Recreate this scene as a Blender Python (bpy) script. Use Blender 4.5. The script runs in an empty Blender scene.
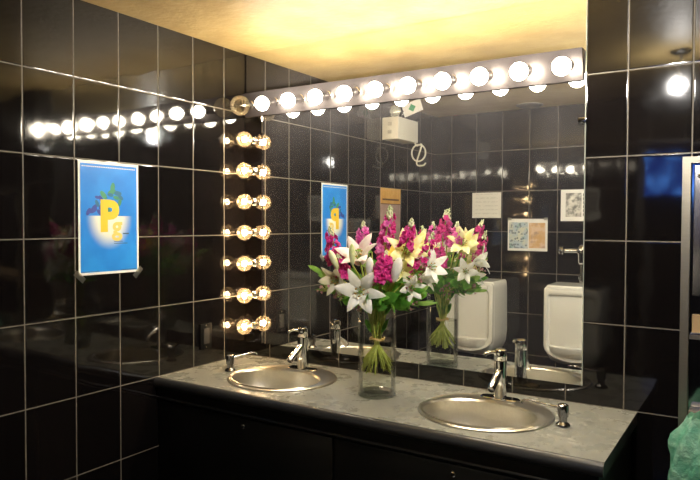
import bpy, bmesh, math, random
from mathutils import Vector, Matrix, Euler
from math import sin, cos, pi, radians

S = bpy.context.scene
COL = S.collection

# ---------------------------------------------------------------- camera, world, exposure
cam_d = bpy.data.cameras.new('camera'); cam = bpy.data.objects.new('camera', cam_d); COL.objects.link(cam)
cam_d.sensor_width = 36.0; cam_d.lens = 645.6 / 700 * 36.0; cam_d.clip_start = 0.02
cam.matrix_world = (Matrix.Translation((2.204, -2.487, 1.543)) @ Matrix.Rotation(0.5659, 4, 'Z')
                    @ Matrix.Rotation(pi/2 - 0.0268, 4, 'X') @ Matrix.Rotation(0.0034, 4, 'Z'))
S.camera = cam
w = bpy.data.worlds.new('world'); S.world = w; w.use_nodes = True
w.node_tree.nodes['Background'].inputs[0].default_value = (1.0, 0.86, 0.66, 1)
w.node_tree.nodes['Background'].inputs[1].default_value = 0.02
S.view_settings.view_transform = 'Standard'; S.view_settings.look = 'None'
S.cycles.transparent_max_bounces = 24
S.view_settings.gamma = 1.0; S.view_settings.exposure = 2.15
BULB_L = 23.0            # radiance of the lit frosted bulbs
DOWN_L = 340.0           # radiance of the pendant globe
FIL_L = 32.0            # radiance of the filaments in the clear bulbs

# ---------------------------------------------------------------- material helpers
def new_mat(name):
    m = bpy.data.materials.new(name); m.use_nodes = True
    nt = m.node_tree
    for n in list(nt.nodes): nt.nodes.remove(n)
    out = nt.nodes.new('ShaderNodeOutputMaterial')
    return m, nt, out

def N(nt, t, **kw):
    n = nt.nodes.new(t)
    for k, v in kw.items(): setattr(n, k, v)
    return n

def math_(nt, op, a, b=None, c=None):
    n = nt.nodes.new('ShaderNodeMath'); n.operation = op
    for i, x in enumerate((a, b, c)):
        if x is None: continue
        if hasattr(x, 'is_linked') or hasattr(x, 'links'): nt.links.new(x, n.inputs[i])
        else: n.inputs[i].default_value = x
    return n.outputs[0]

def smooth(nt, x, lo, hi):
    n = nt.nodes.new('ShaderNodeMapRange'); n.interpolation_type = 'SMOOTHSTEP'
    nt.links.new(x, n.inputs[0]); n.inputs[1].default_value = lo; n.inputs[2].default_value = hi
    return n.outputs[0]

def mixc(nt, f, a, b):
    n = nt.nodes.new('ShaderNodeMix'); n.data_type = 'RGBA'
    if hasattr(f, 'links'): nt.links.new(f, n.inputs[0])
    else: n.inputs[0].default_value = f
    for x, i in ((a, 6), (b, 7)):
        if hasattr(x, 'links'): nt.links.new(x, n.inputs[i])
        else: n.inputs[i].default_value = (*x, 1)
    return n.outputs[2]

def bsdf(nt, out, col=(.8,.8,.8), rough=.5, metal=0.0, spec=None, ior=None, coat=0.0):
    b = nt.nodes.new('ShaderNodeBsdfPrincipled')
    if hasattr(col, 'links'): nt.links.new(col, b.inputs['Base Color'])
    else: b.inputs['Base Color'].default_value = (*col, 1)
    if hasattr(rough, 'links'): nt.links.new(rough, b.inputs['Roughness'])
    else: b.inputs['Roughness'].default_value = rough
    b.inputs['Metallic'].default_value = metal
    if spec is not None: b.inputs['Specular IOR Level'].default_value = spec
    if ior is not None: b.inputs['IOR'].default_value = ior
    b.inputs['Coat Weight'].default_value = coat
    nt.links.new(b.outputs[0], out.inputs[0])
    return b

def noise(nt, scale, detail=3, rough=.5, vec=None, dim='3D'):
    n = nt.nodes.new('ShaderNodeTexNoise'); n.noise_dimensions = dim
    n.inputs['Scale'].default_value = scale; n.inputs['Detail'].default_value = detail
    n.inputs['Roughness'].default_value = rough
    if vec is None:
        tc = nt.nodes.new('ShaderNodeTexCoord'); vec = tc.outputs['Object']
    nt.links.new(vec, n.inputs['Vector'])
    return n.outputs[0]

def bump(nt, h, b, dist=1.0, strength=1.0):
    n = nt.nodes.new('ShaderNodeBump'); n.inputs['Distance'].default_value = dist
    n.inputs['Strength'].default_value = strength
    nt.links.new(h, n.inputs['Height']); nt.links.new(n.outputs[0], b.inputs['Normal'])

def simple(name, col, rough=.5, metal=0.0, var=0.12, nscale=30, bmp=0.0, spec=None, coat=0.0):
    m, nt, out = new_mat(name)
    n = noise(nt, nscale)
    c = mixc(nt, n, tuple(x*(1-var) for x in col), tuple(min(1, x*(1+var)) for x in col))
    b = bsdf(nt, out, c, rough, metal, spec, coat=coat)
    if bmp: bump(nt, n, b, bmp)
    return m

def tile_mat(name, axis, s0, tw, base=(.0042,.0034,.0034), grout=(.15,.132,.105)):
    z0, th, g = .8705, .305, .0042
    m, nt, out = new_mat(name)
    tc = N(nt, 'ShaderNodeTexCoord'); sp = N(nt, 'ShaderNodeSeparateXYZ'); nt.links.new(tc.outputs['Object'], sp.inputs[0])
    s = math_(nt, 'DIVIDE', math_(nt, 'SUBTRACT', sp.outputs[axis], s0), tw)
    t = math_(nt, 'DIVIDE', math_(nt, 'SUBTRACT', sp.outputs[2], z0), th)
    fi, fj = math_(nt, 'FLOOR', s), math_(nt, 'FLOOR', t)
    fs, ft = math_(nt, 'FRACT', s), math_(nt, 'FRACT', t)
    def edge(f, size):
        return math_(nt, 'MULTIPLY', math_(nt, 'SUBTRACT', .5, math_(nt, 'ABSOLUTE', math_(nt, 'SUBTRACT', f, .5))), size)
    d = math_(nt, 'MINIMUM', edge(fs, tw), edge(ft, th))
    tile = smooth(nt, d, g/2 - .0005, g/2 + .0006)
    cv = N(nt, 'ShaderNodeCombineXYZ'); nt.links.new(fi, cv.inputs[0]); nt.links.new(fj, cv.inputs[1])
    wn = N(nt, 'ShaderNodeTexWhiteNoise', noise_dimensions='2D'); nt.links.new(cv.outputs[0], wn.inputs['Vector'])
    rgb = N(nt, 'ShaderNodeSeparateColor'); nt.links.new(wn.outputs['Color'], rgb.inputs[0])
    tilt = .011
    h1 = math_(nt, 'MULTIPLY', math_(nt, 'MULTIPLY', math_(nt, 'SUBTRACT', rgb.outputs[0], .5), fs), tw*tilt)
    h2 = math_(nt, 'MULTIPLY', math_(nt, 'MULTIPLY', math_(nt, 'SUBTRACT', rgb.outputs[1], .5), ft), th*tilt)
    pil = math_(nt, 'MULTIPLY', smooth(nt, d, 0.0, .006), .0005)
    wav = math_(nt, 'MULTIPLY', noise(nt, 9, 1), .0006)
    h = math_(nt, 'ADD', math_(nt, 'ADD', h1, h2), math_(nt, 'ADD', pil, wav))
    gn = noise(nt, 60, 2)
    gc = mixc(nt, gn, tuple(x*.6 for x in grout), tuple(x*1.35 for x in grout))
    b2 = tuple(x*1.5 for x in base)
    tcx = mixc(nt, rgb.outputs[2], base, b2)
    b = bsdf(nt, out, mixc(nt, tile, gc, tcx), .05, ior=1.56)
    r = N(nt, 'ShaderNodeMapRange'); nt.links.new(tile, r.inputs[0]); r.inputs[3].default_value = .75; r.inputs[4].default_value = .055
    sm = noise(nt, 5, 3)
    rr = math_(nt, 'ADD', r.outputs[0], math_(nt, 'MULTIPLY', smooth(nt, sm, .5, .8), .05))
    nt.links.new(rr, b.inputs['Roughness'])
    bump(nt, h, b)
    return m

def emis(name, col, L, base=(.9,.9,.85), rough=.3):
    m, nt, out = new_mat(name)
    b = bsdf(nt, out, base, rough)
    b.inputs['Emission Color'].default_value = (*col, 1); b.inputs['Emission Strength'].default_value = L
    return m

def clear(name, tint=(1,1,1), ior=1.45, glow=0.0, glowcol=(1,.8,.5), rough=0.0, boost=1.0):
    """thin clear glass: see-through with fresnel reflections"""
    m, nt, out = new_mat(name)
    fr = N(nt, 'ShaderNodeFresnel'); fr.inputs[0].default_value = ior
    tr = N(nt, 'ShaderNodeBsdfTransparent'); tr.inputs[0].default_value = (*tint, 1)
    gl = N(nt, 'ShaderNodeBsdfGlossy'); gl.inputs['Roughness'].default_value = rough
    f = math_(nt, 'MULTIPLY', fr.outputs[0], boost)
    mx = N(nt, 'ShaderNodeMixShader'); nt.links.new(f, mx.inputs[0])
    nt.links.new(tr.outputs[0], mx.inputs[1]); nt.links.new(gl.outputs[0], mx.inputs[2])
    last = mx
    if glow:
        tl = N(nt, 'ShaderNodeBsdfTranslucent'); tl.inputs[0].default_value = (*glowcol, 1)
        m2 = N(nt, 'ShaderNodeMixShader'); m2.inputs[0].default_value = glow
        nt.links.new(mx.outputs[0], m2.inputs[1]); nt.links.new(tl.outputs[0], m2.inputs[2]); last = m2
    nt.links.new(last.outputs[0], out.inputs[0])
    return m

def soft(name, a, b_, rough=.5, trans=.35, nscale=40):
    """petal / leaf: diffuse with translucency"""
    m, nt, out = new_mat(name)
    c = mixc(nt, smooth(nt, noise(nt, nscale, 3), .35, .65), a, b_)
    p = bsdf(nt, out, c, rough, spec=.35)
    tl = N(nt, 'ShaderNodeBsdfTranslucent'); nt.links.new(c, tl.inputs[0])
    mx = N(nt, 'ShaderNodeMixShader'); mx.inputs[0].default_value = trans
    nt.links.new(p.outputs[0], mx.inputs[1]); nt.links.new(tl.outputs[0], mx.inputs[2]); nt.links.new(mx.outputs[0], out.inputs[0])
    return m

# ---------------------------------------------------------------- mesh builder
class MB:
    def __init__(s): s.bm = bmesh.new(); s.mi = 0
    def face(s, vs):
        try:
            f = s.bm.faces.new(vs); f.material_index = s.mi; f.smooth = True; return f
        except ValueError: return None
    def v(s, p): return s.bm.verts.new(p)
    def box(s, lo, hi, M=None, bev=0.0):
        x0,y0,z0 = lo; x1,y1,z1 = hi
        P = [(x0,y0,z0),(x1,y0,z0),(x1,y1,z0),(x0,y1,z0),(x0,y0,z1),(x1,y0,z1),(x1,y1,z1),(x0,y1,z1)]
        vs = [s.v(M @ Vector(p) if M else p) for p in P]
        fs = [s.face([vs[i] for i in q]) for q in ((0,3,2,1),(4,5,6,7),(0,1,5,4),(1,2,6,5),(2,3,7,6),(3,0,4,7))]
        for f in fs: f.smooth = False
        if bev:
            es = list({e for f in fs for e in f.edges})
            bmesh.ops.bevel(s.bm, geom=es, offset=bev, segments=2, affect='EDGES', profile=.6)
        return s
    def rings(s, rings, cap0=False, cap1=False, closed=True):
        R = [[s.v(p) for p in r] for r in rings]
        n = len(R[0])
        for a, b in zip(R, R[1:]):
            for i in range(n if closed else n-1):
                j = (i+1) % n; s.face([a[i], a[j], b[j], b[i]])
        if cap0: s.face(R[0][::-1])
        if cap1: s.face(R[-1])
        return R
    def lathe(s, prof, seg=24, M=None, cap0=True, cap1=True):
        rings = []
        for r, z in prof:
            ring = [Vector((r*cos(2*pi*i/seg), r*sin(2*pi*i/seg), z)) for i in range(seg)]
            rings.append([M @ p for p in ring] if M else ring)
        s.rings(rings, cap0, cap1); return s
    def tube(s, pts, rad, seg=8, cap=True):
        pts = [Vector(p) for p in pts]; n = len(pts)
        rads = rad if isinstance(rad, (list, tuple)) else [rad]*n
        rings = []; up = None
        for i, p in enumerate(pts):
            t = (pts[min(i+1,n-1)] - pts[max(i-1,0)]).normalized()
            if up is None:
                up = t.orthogonal().normalized()
            else:
                up = (up - t*up.dot(t))
                up = up.normalized() if up.length > 1e-6 else t.orthogonal().normalized()
            bn = t.cross(up)
            rings.append([p + (up*cos(2*pi*k/seg) + bn*sin(2*pi*k/seg))*rads[i] for k in range(seg)])
        s.rings(rings, cap, cap); return s
    def sphere(s, c, r, seg=16, ring=10, sc=(1,1,1)):
        c = Vector(c)
        prof = [(max(r*sin(pi*i/ring), r*.01), -r*cos(pi*i/ring)) for i in range(ring+1)]
        M = Matrix.Translation(c) @ Matrix.Diagonal((*sc, 1))
        s.lathe(prof, seg, M); return s
    def prism(s, poly, axis, a, b):
        """extrude a 2-D polygon along axis 0 (x): poly is (y,z)"""
        def P(q, t): return (t, q[0], q[1]) if axis == 0 else ((q[0], t, q[1]) if axis == 1 else (q[0], q[1], t))
        A = [s.v(P(q, a)) for q in poly]; B = [s.v(P(q, b)) for q in poly]; n = len(poly)
        for i in range(n):
            f = s.face([A[i], A[(i+1)%n], B[(i+1)%n], B[i]]); f.smooth = False
        for f in (s.face(A[::-1]), s.face(B)):
            if f: f.smooth = False
        return s
    def build(s, name, mats, parent=None, loc=(0,0,0), label=None, kind=None):
        bmesh.ops.recalc_face_normals(s.bm, faces=s.bm.faces[:])
        me = bpy.data.meshes.new(name); s.bm.to_mesh(me); s.bm.free()
        for m in (mats if isinstance(mats, (list, tuple)) else [mats]): me.materials.append(m)
        o = bpy.data.objects.new(name, me); COL.objects.link(o)
        o.location = loc
        if parent: o.parent = parent
        if label: o['label'] = label
        if kind: o['kind'] = kind
        try: me.set_sharp_from_angle(angle=radians(40))
        except Exception: pass
        return o

def thing(name, label, cat, loc=(0,0,0), rotz=0.0, group=None):
    o = bpy.data.objects.new(name, None); COL.objects.link(o); o.empty_display_size = .05
    o.location = loc; o.rotation_euler = (0,0,rotz); tag(o, label, cat, group); return o
def tag(o, label, cat, group=None, kind=None):
    o['label'] = label; o['category'] = cat
    if group: o['group'] = group
    if kind: o['kind'] = kind
    return o
def struct(o): o['kind'] = 'structure'; return o
def align(d, loc=(0,0,0)):
    """matrix taking +z to direction d"""
    return Matrix.Translation(loc) @ Vector(d).normalized().to_track_quat('Z', 'Y').to_matrix().to_4x4()
def bez(pts, n=14):
    """Catmull-Rom through the points"""
    P = [Vector(p) for p in pts]; P = [P[0]*2-P[1]] + P + [P[-1]*2-P[-2]]
    out = []
    for i in range(1, len(P)-2):
        for k in range(n):
            t = k/n; a,b,c,d = P[i-1:i+3]
            out.append(.5*((2*b)+(c-a)*t+(2*a-5*b+4*c-d)*t*t+(3*b-a-3*c+d)*t**3))
    out.append(P[-2]); return out

# ---------------------------------------------------------------- shared materials
M_chrome = simple('chrome', (.82,.82,.82), .06, 1.0, .03)
M_darkchrome = simple('dark_chrome', (.30,.30,.31), .10, 1.0, .05)
M_porc = simple('white_porcelain', (.80,.79,.72), .12, 0, .02, 4)
M_black = simple('black_laminate', (.0038,.0036,.0034), .32, 0, .2, 8)
M_paper = simple('white_paper', (.82,.81,.76), .6, 0, .03, 20)
M_brass_steel = None

def steel_mat():
    m, nt, out = new_mat('brushed_steel')
    tc = N(nt, 'ShaderNodeTexCoord'); mp = N(nt, 'ShaderNodeMapping'); nt.links.new(tc.outputs['Object'], mp.inputs[0])
    mp.inputs['Scale'].default_value = (6, 6, 90)
    n = noise(nt, 8, 3, .6, mp.outputs[0])
    c = mixc(nt, n, (.29,.265,.21), (.40,.365,.30))
    b = bsdf(nt, out, c, .42, 1.0); bump(nt, n, b, .0004); return m
M_steel = steel_mat()

# ---------------------------------------------------------------- the room
ZC = 2.389; WY = -2.27
M_tile_back = tile_mat('black_tile_back', 0, 1.798 - .2055*9, .2055)
M_tile_left = tile_mat('black_tile_left', 1, -.1603 - .203*20, .203)
M_tile_front = tile_mat('black_tile_front', 0, .345 - .2065*3, .2065)

def ceiling_mat():
    m, nt, out = new_mat('yellow_plaster')
    n1 = noise(nt, 3.2, 4, .6); n2 = noise(nt, 26, 4, .6)
    c = mixc(nt, smooth(nt, n1, .32, .68), (.36,.25,.095), (.47,.345,.15))
    b = bsdf(nt, out, c, .5); bump(nt, n2, b, .004); return m
M_ceil = ceiling_mat()
M_floor = simple('dark_floor_tile', (.03,.028,.026), .25, 0, .3, 6)
M_outer = simple('dark_plum_paint', (.045,.035,.045), .5, 0, .2, 3)

def wall(name, boxes, mat):
    b = MB()
    for lo, hi in boxes: b.box(lo, hi)
    return struct(b.build(name, mat))
wall('wall_back', [((-.1,0,0),(2.7,.1,2.9))], M_tile_back)
wall('wall_left', [((-.1,WY-.15,0),(0,0,2.9))], M_tile_left)
wall('wall_front', [((0,WY-.15,0),(1.50,WY,2.9)), ((1.50,WY-.15,2.105),(2.6,WY,2.9))], M_tile_front)
wall('wall_right', [((2.6,WY-.15,0),(2.7,0,2.9))], M_tile_left)
wall('floor', [((-1.2,-5.4,-.08),(4.2,.1,0))], M_floor)
wall('ceiling', [((0,WY,ZC),(2.6,0,ZC+.06))], M_ceil)
# the room beyond the doorway
wall('wall_outer_far', [((-1.2,-5.4,0),(4.2,-5.3,2.9))], M_outer)
wall('wall_outer_left', [((-1.2,-5.3,0),(-1.1,WY-.15,2.9))], M_outer)
wall('wall_outer_right', [((4.1,-5.3,0),(4.2,WY-.15,2.9))], M_outer)
wall('wall_outer_near', [((-1.1,WY-.16,0),(-.1,WY-.15,2.9)), ((2.7,WY-.16,0),(4.1,WY-.15,2.9))], M_outer)
wall('ceiling_outer', [((-1.2,-5.4,2.9),(4.2,.1,2.98))], M_outer)
# door casing of the opening
b = MB()
b.box((1.50,WY-.165,0),(1.545,WY-.15,2.105)); b.box((1.50,WY-.165,2.105),(2.6,WY-.15,2.15))
b.box((1.497,WY-.15,2.085),(2.6,WY+.004,2.105))
struct(b.build('trim_1', simple('casing_paint', (.16,.145,.13), .4)))

# ---------------------------------------------------------------- mirror
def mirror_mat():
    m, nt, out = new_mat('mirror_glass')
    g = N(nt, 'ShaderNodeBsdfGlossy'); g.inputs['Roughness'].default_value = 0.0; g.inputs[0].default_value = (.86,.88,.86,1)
    df = N(nt, 'ShaderNodeBsdfDiffuse'); df.inputs[0].default_value = (.62,.60,.66,1)  # pale film: smudges, with the haze around the bulbs put into the colour
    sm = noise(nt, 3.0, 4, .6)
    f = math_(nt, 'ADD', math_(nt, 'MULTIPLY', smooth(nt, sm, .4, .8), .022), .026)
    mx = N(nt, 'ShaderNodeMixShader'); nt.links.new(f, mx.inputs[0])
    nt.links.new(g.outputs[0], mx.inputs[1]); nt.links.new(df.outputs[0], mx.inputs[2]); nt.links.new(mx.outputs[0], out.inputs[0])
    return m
mir = thing('wall_mirror', 'large frameless wall mirror above the countertop reaching up to the ceiling', 'mirror', (.83,-.0005,.939))
MX0, MX1 = .006-.83, 1.652-.83
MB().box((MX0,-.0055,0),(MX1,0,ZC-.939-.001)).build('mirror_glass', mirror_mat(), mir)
M_edge = simple('polished_edge', (.55,.58,.52), .15, .6)
MB().box((MX1,-.007,0),(MX1+.004,0,ZC-.939-.001)).build('mirror_edge', M_edge, mir)
MB().box((1.628-.83,-.013,.975),(1.658-.83,-.0056,.995), bev=.002).build('mirror_clip', M_darkchrome, mir)

# ---------------------------------------------------------------- countertop with sink cut-outs
SX = (.472, 1.387); SY = -.302; SA, SBb = .24, .228
CT = .87; CW, CD = 1.845, .60
def counter_mat():
    m, nt, out = new_mat('grey_speckled_laminate')
    n1 = noise(nt, 9, 5, .65); n2 = noise(nt, 160, 2, .7); n3 = noise(nt, 48, 3, .7)
    c = mixc(nt, smooth(nt, n1, .1, .9), (.205,.207,.172), (.275,.272,.23))
    c = mixc(nt, smooth(nt, n2, .50, .80), c, (.12,.12,.11))
    c = mixc(nt, smooth(nt, n3, .35, .85), c, (.32,.315,.27))
    tc = N(nt, 'ShaderNodeTexCoord'); sp = N(nt, 'ShaderNodeSeparateXYZ'); nt.links.new(tc.outputs['Object'], sp.inputs[0])
    for (cx, cy, rx, ry) in ((1.66,-.41,.075,.04), (1.70,-.27,.03,.05), (1.735,-.45,.03,.03), (.60,-.55,.09,.03)):   # dried soap smears
        dx = math_(nt, 'DIVIDE', math_(nt, 'SUBTRACT', sp.outputs[0], cx), rx)
        dy = math_(nt, 'DIVIDE', math_(nt, 'SUBTRACT', sp.outputs[1], cy), ry)
        d = math_(nt, 'ADD', math_(nt, 'MULTIPLY', dx, dx), math_(nt, 'MULTIPLY', dy, dy))
        k = math_(nt, 'MULTIPLY', smooth(nt, math_(nt, 'SUBTRACT', 1, d), 0, .5), smooth(nt, noise(nt, 34, 3, .6), .5, .6))
        c = mixc(nt, math_(nt, 'MULTIPLY', k, .55), c, (.62,.60,.54))
    r = math_(nt, 'ADD', math_(nt, 'MULTIPLY', n1, .16), .20)
    b = bsdf(nt, out, c, r); bump(nt, n2, b, .00004)
    return m
M_counter = counter_mat()
b = MB()
def pole(ang, lo, hi):
    dx, dy = cos(ang), sin(ang); t = 1e9
    for d, l, h in ((dx, lo[0], hi[0]), (dy, lo[1], hi[1])):
        if abs(d) > 1e-9: t = min(t, (h if d > 0 else l)/d)
    return (dx*t, dy*t)
yf, yb, nose = -CD+.022, -.001, .022
seg_x = [0.001, SX[0]-.26, SX[0]+.26, SX[1]-.26, SX[1]+.26, CW]
for i in (0, 2, 4):
    vs = [b.v((seg_x[i], yf, CT)), b.v((seg_x[i+1], yf, CT)), b.v((seg_x[i+1], yb, CT)), b.v((seg_x[i], yb, CT))]
    b.face(vs)
for cx in SX:
    lo, hi = (-.26, yf-SY), (.26, yb-SY)
    angs = sorted([2*pi*k/48 for k in range(48)] + [math.atan2(y, x) % (2*pi) for x in (lo[0], hi[0]) for y in (lo[1], hi[1])])
    inn = [b.v((cx+(SA-.012)*cos(a), SY+(SBb-.012)*sin(a), CT)) for a in angs]
    low = [b.v((cx+(SA-.012)*cos(a), SY+(SBb-.012)*sin(a), CT-.035)) for a in angs]
    outr = [b.v((cx+pole(a, lo, hi)[0], SY+pole(a, lo, hi)[1], CT)) for a in angs]
    n = len(angs)
    for k in range(n):
        j = (k+1) % n
        b.face([inn[k], inn[j], outr[j], outr[k]]); b.face([low[k], low[j], inn[j], inn[k]])
# rolled front edge and the right end
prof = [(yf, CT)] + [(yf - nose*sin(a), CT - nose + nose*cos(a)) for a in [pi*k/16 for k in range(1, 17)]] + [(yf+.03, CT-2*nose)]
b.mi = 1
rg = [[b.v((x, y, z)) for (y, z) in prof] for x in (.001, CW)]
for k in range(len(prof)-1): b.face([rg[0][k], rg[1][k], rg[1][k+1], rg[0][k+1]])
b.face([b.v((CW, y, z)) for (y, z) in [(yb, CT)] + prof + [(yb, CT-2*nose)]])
ct = b.build('countertop', [M_counter, simple('shaded_edge_laminate', (.030,.031,.033), .3, 0, .2, 120)])  # shade on the nose put into a darker colour of the edge faces
tag(ct, 'grey speckled vanity countertop with rolled front edge below the mirror', 'countertop')

# vanity cabinet
cab = thing('vanity_cabinet', 'black vanity cabinet under the grey countertop', 'cabinet', (.92,-.3,0))
b = MB()
b.box((-.919,-.262,.10),(-.901,.298,.826)); b.box((.887,-.262,.10),(.905,.298,.826)); b.box((-.901,.280,.10),(.887,.298,.826)); b.box((-.901,-.262,.10),(.887,.280,.118)); b.box((-.901,-.262,.118),(.887,-.250,.826))
b.build('body', M_black, cab)
MB().box((-.919,-.235,0),(.90,.29,.10)).build('toe_kick', M_black, cab)
b = MB(); b.box((-.919,-.280,.775),(.910,-.262,.826)); b.tube([(-.919,-.279,.782),(.910,-.279,.782)], .007, 10)
b.build('apron', M_black, cab)
for i, (x0, x1) in enumerate(((-.915,.0),(.004,.902))):
    d = MB().box((x0+.003,-.276,.12),(x1-.003,-.262,.768), bev=.003).build('door', M_black, cab)
    kx = (.502-.92, 1.389-.92)[i]
    MB().lathe([(.004,0),(.006,.004),(.0095,.008),(.0095,.013),(.006,.016)], 16, align((0,-1,0), (kx,-.276,.741))).build('knob', M_chrome, d, label='small round chrome knob')

# sinks
def bowl_steel():
    m, nt, out = new_mat('sink_steel')
    n = noise(nt, 120, 2)
    c = mixc(nt, n, (.66,.63,.55), (.75,.72,.63))
    b_ = bsdf(nt, out, c, .36, 1.0); bump(nt, n, b_, .0002); return m
M_sink = bowl_steel()
M_rim = simple('polished_sink_rim', (.66,.62,.54), .30, 1.0, .06, 50)
def make_sink(cx, label):
    t = thing('sink', label, 'sink', (cx, SY, CT), 0, 'drop-in sinks')
    ox, oy, A, B = -.014, -.030, .203, .158
    seg = 64
    def ell(ex, ey, a, bb, z): return [(ex+a*cos(2*pi*k/seg), ey+bb*sin(2*pi*k/seg), z) for k in range(seg)]
    m = MB()
    m.rings([ell(0,0,SA,SBb,.0004), ell(0,0,SA-.001,SBb-.001,.005), ell(0,0,SA-.007,SBb-.007,.008), ell(0,0,SA-.014,SBb-.014,.0055),
             ell(ox*.7,oy*.7,A+.018,B+.018,.0030), ell(ox,oy,A+.009,B+.009,.0080), ell(ox,oy,A+.002,B+.002,.0070), ell(ox,oy,A-.003,B-.003,0)])
    m.build('rim', M_rim, t)
    m = MB(); rr = []
    for k in range(0, 13):
        q = k/12; a = q*pi/2
        rr.append(ell(ox, oy, .03+(A-.033)*cos(a)**.62, .03+(B-.033)*cos(a)**.62, -.15*sin(a)**1.0))
    m.rings(rr); m.build('basin', M_sink, t)
    m = MB(); m.lathe([(.032,-.149),(.030,-.146),(.022,-.148),(.006,-.150)], 24, Matrix.Translation((ox,oy,0))); m.build('drain', M_chrome, t)
    return t
make_sink(SX[0], 'round stainless drop-in sink at the left, by the tiled corner')
make_sink(SX[1], 'round stainless drop-in sink at the right end of the countertop')

# faucets
def make_faucet(x, y, label, rz=0.0):
    t = thing('faucet', label, 'faucet', (x, y, CT+.0056), rz, 'single lever faucets')
    m = MB(); seg = 40
    def obl(w_, d_, z): 
        out = []
        for k in range(seg):
            a = 2*pi*k/seg; c_, s_ = cos(a), sin(a)
            out.append((math.copysign(w_-d_, c_) + d_*c_ if abs(c_) > 1e-6 else 0, d_*s_, z))
        return out
    m.rings([obl(.077,.027,0), obl(.077,.027,.005), obl(.073,.023,.009)], True, True); m.build('base_plate', M_chrome, t)
    MB().lathe([(.0262,.009),(.0258,.03),(.0248,.08),(.0240,.140),(.0236,.148)], 28).build('body', M_chrome, t)
    sp = MB()
    sp.tube([(0,-.004,.112),(0,-.030,.100),(0,-.072,.074),(0,-.092,.061)], [.0150,.0148,.0142,.0138], 20)
    s = sp.build('spout', M_chrome, t)
    MB().lathe([(.0140,-.001),(.0140,.008),(.011,.010),(.010,.004)], 20, align((0,-.86,-.51), (0,-.0915,.0613))).build('aerator', M_darkchrome, s)
    lv = MB()
    lv.lathe([(.0226,.150),(.0240,.152),(.0240,.180),(.0220,.189),(.014,.194),(.002,.195)], 28)
    l = lv.build('lever', M_chrome, t)
    h = MB(); h.tube(bez([(-.012,-.014,.178),(-.026,-.028,.182),(-.040,-.041,.178),(-.045,-.046,.170)], 5), [.0055]*6+[.005]*5+[.0068]*5, 12)
    h.build('handle', M_chrome, l)
    return t
make_faucet(.461, -.140, 'chrome single lever faucet on the left sink, nearest the light column')
make_faucet(1.383, -.130, 'chrome single lever faucet on the right sink in front of the mirror')

# soap dispensers
def make_dispenser(x, y, ang, label):
    t = thing('soap_dispenser', label, 'soap dispenser', (x, y, CT+.0005), ang, 'counter soap dispensers')
    MB().lathe([(.024,0),(.024,.004),(.021,.009),(.015,.012),(.013,.016)], 24).build('base', M_darkchrome, t)
    MB().lathe([(.0135,.016),(.0135,.030),(.0175,.032),(.0185,.058),(.0175,.070),(.010,.075),(.002,.076)], 24).build('pump_head', M_darkchrome, t)
    MB().tube(bez([(.012,0,.060),(.045,0,.063),(.095,0,.070),(.122,0,.071),(.134,0,.065),(.137,0,.057)], 5), [.0048]*6+[.0036]*20, 10).build('spout', M_darkchrome, t)
    return t
make_dispenser(.190, -.325, math.atan2(.125,.05), 'chrome soap pump at the left sink, its spout turned to the corner')
make_dispenser(1.662, -.310, pi+.06, 'chrome soap pump right of the right sink, spout pointing over the bowl')

# ---------------------------------------------------------------- light bars
def bar_mat():
    m, nt, out = new_mat('satin_bar_metal')
    g = N(nt, 'ShaderNodeBsdfGlossy'); g.inputs['Roughness'].default_value = .30; g.inputs[0].default_value = (.034,.031,.031,1)
    df = N(nt, 'ShaderNodeBsdfDiffuse'); df.inputs[0].default_value = (.036,.032,.034,1)
    mx = N(nt, 'ShaderNodeAddShader')
    nt.links.new(g.outputs[0], mx.inputs[0]); nt.links.new(df.outputs[0], mx.inputs[1]); nt.links.new(mx.outputs[0], out.inputs[0])
    return m
M_bar = bar_mat()
M_barpol = simple('polished_bar_metal', (.72,.70,.69), .02, 1.0, .02, 6)
M_lit = emis('lit_frosted_bulb', (1.0,.88,.68), BULB_L)
M_clear = clear('clear_bulb_glass', (.99,.95,.88), 1.5, .055, (1,.82,.58), boost=1.4)
M_dim = clear('dim_bulb_glass', (.97,.93,.84), 1.5, .14, (1,.88,.66), boost=2.0)
M_fil = emis('glowing_filament', (1.0,.68,.36), FIL_L)
def bulb_profile(r, neck=.0125, back=.030):
    pr = [(neck, 0.0), (neck*1.02, .006)]
    c = back + r
    a0 = math.acos(max(-1, min(1, -(c-.012)/r))) if c-.012 < r else pi*.0
    for k in range(0, 17):
        a = pi*.90*(1-k/16.0) + 0.0
        pr.append((max(r*sin(a), .0004), c + r*cos(a)))
    return pr
def make_bulb(root, M, r, kind, label=None, ext=0.0):
    # M: socket base on the bar, +z away from the bar
    back = .026
    MB().lathe([(.020,0),(.021,.003),(.0185,.006),(.0165,.028+ext),(.0175,.031+ext),(.013,.031+ext)], 20, M).build('socket', M_chrome, root)
    Mb = M @ Matrix.Translation((0,0,.026+ext))
    pr = bulb_profile(r, back=.004)
    bl = MB().lathe(pr, 28, Mb).build('bulb', {'lit': M_lit, 'clear': M_clear, 'dim': M_dim}[kind], root, label=label)
    if kind != 'lit':
        c = .004 + r
        st = MB(); st.lathe([(.006,.002),(.004,.018),(.0025,c-.006),(.001,c)], 10, Mb)
        st.build('filament_support', M_paper, bl)
        if kind == 'clear':
            f = MB(); pts = [(.011*cos(t_), .011*sin(t_), c+.003*sin(3*t_)) for t_ in [2*pi*k/22*.85 for k in range(23)]]
            f.tube([Mb @ Vector(q) for q in pts], .0042, 6); f.build('filament', M_fil, bl)
    return bl
BZ = 2.127
hb = thing('vanity_light_bar', 'long horizontal light bar of globe bulbs across the top of the mirror', 'light fixture', (.827,-.0065,BZ))
MB().prism([(0,-.057),(-.012,-.057),(-.033,.057),(0,.057)], 0, .008-.827, 1.646-.827).build('bar', M_bar, hb)
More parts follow.
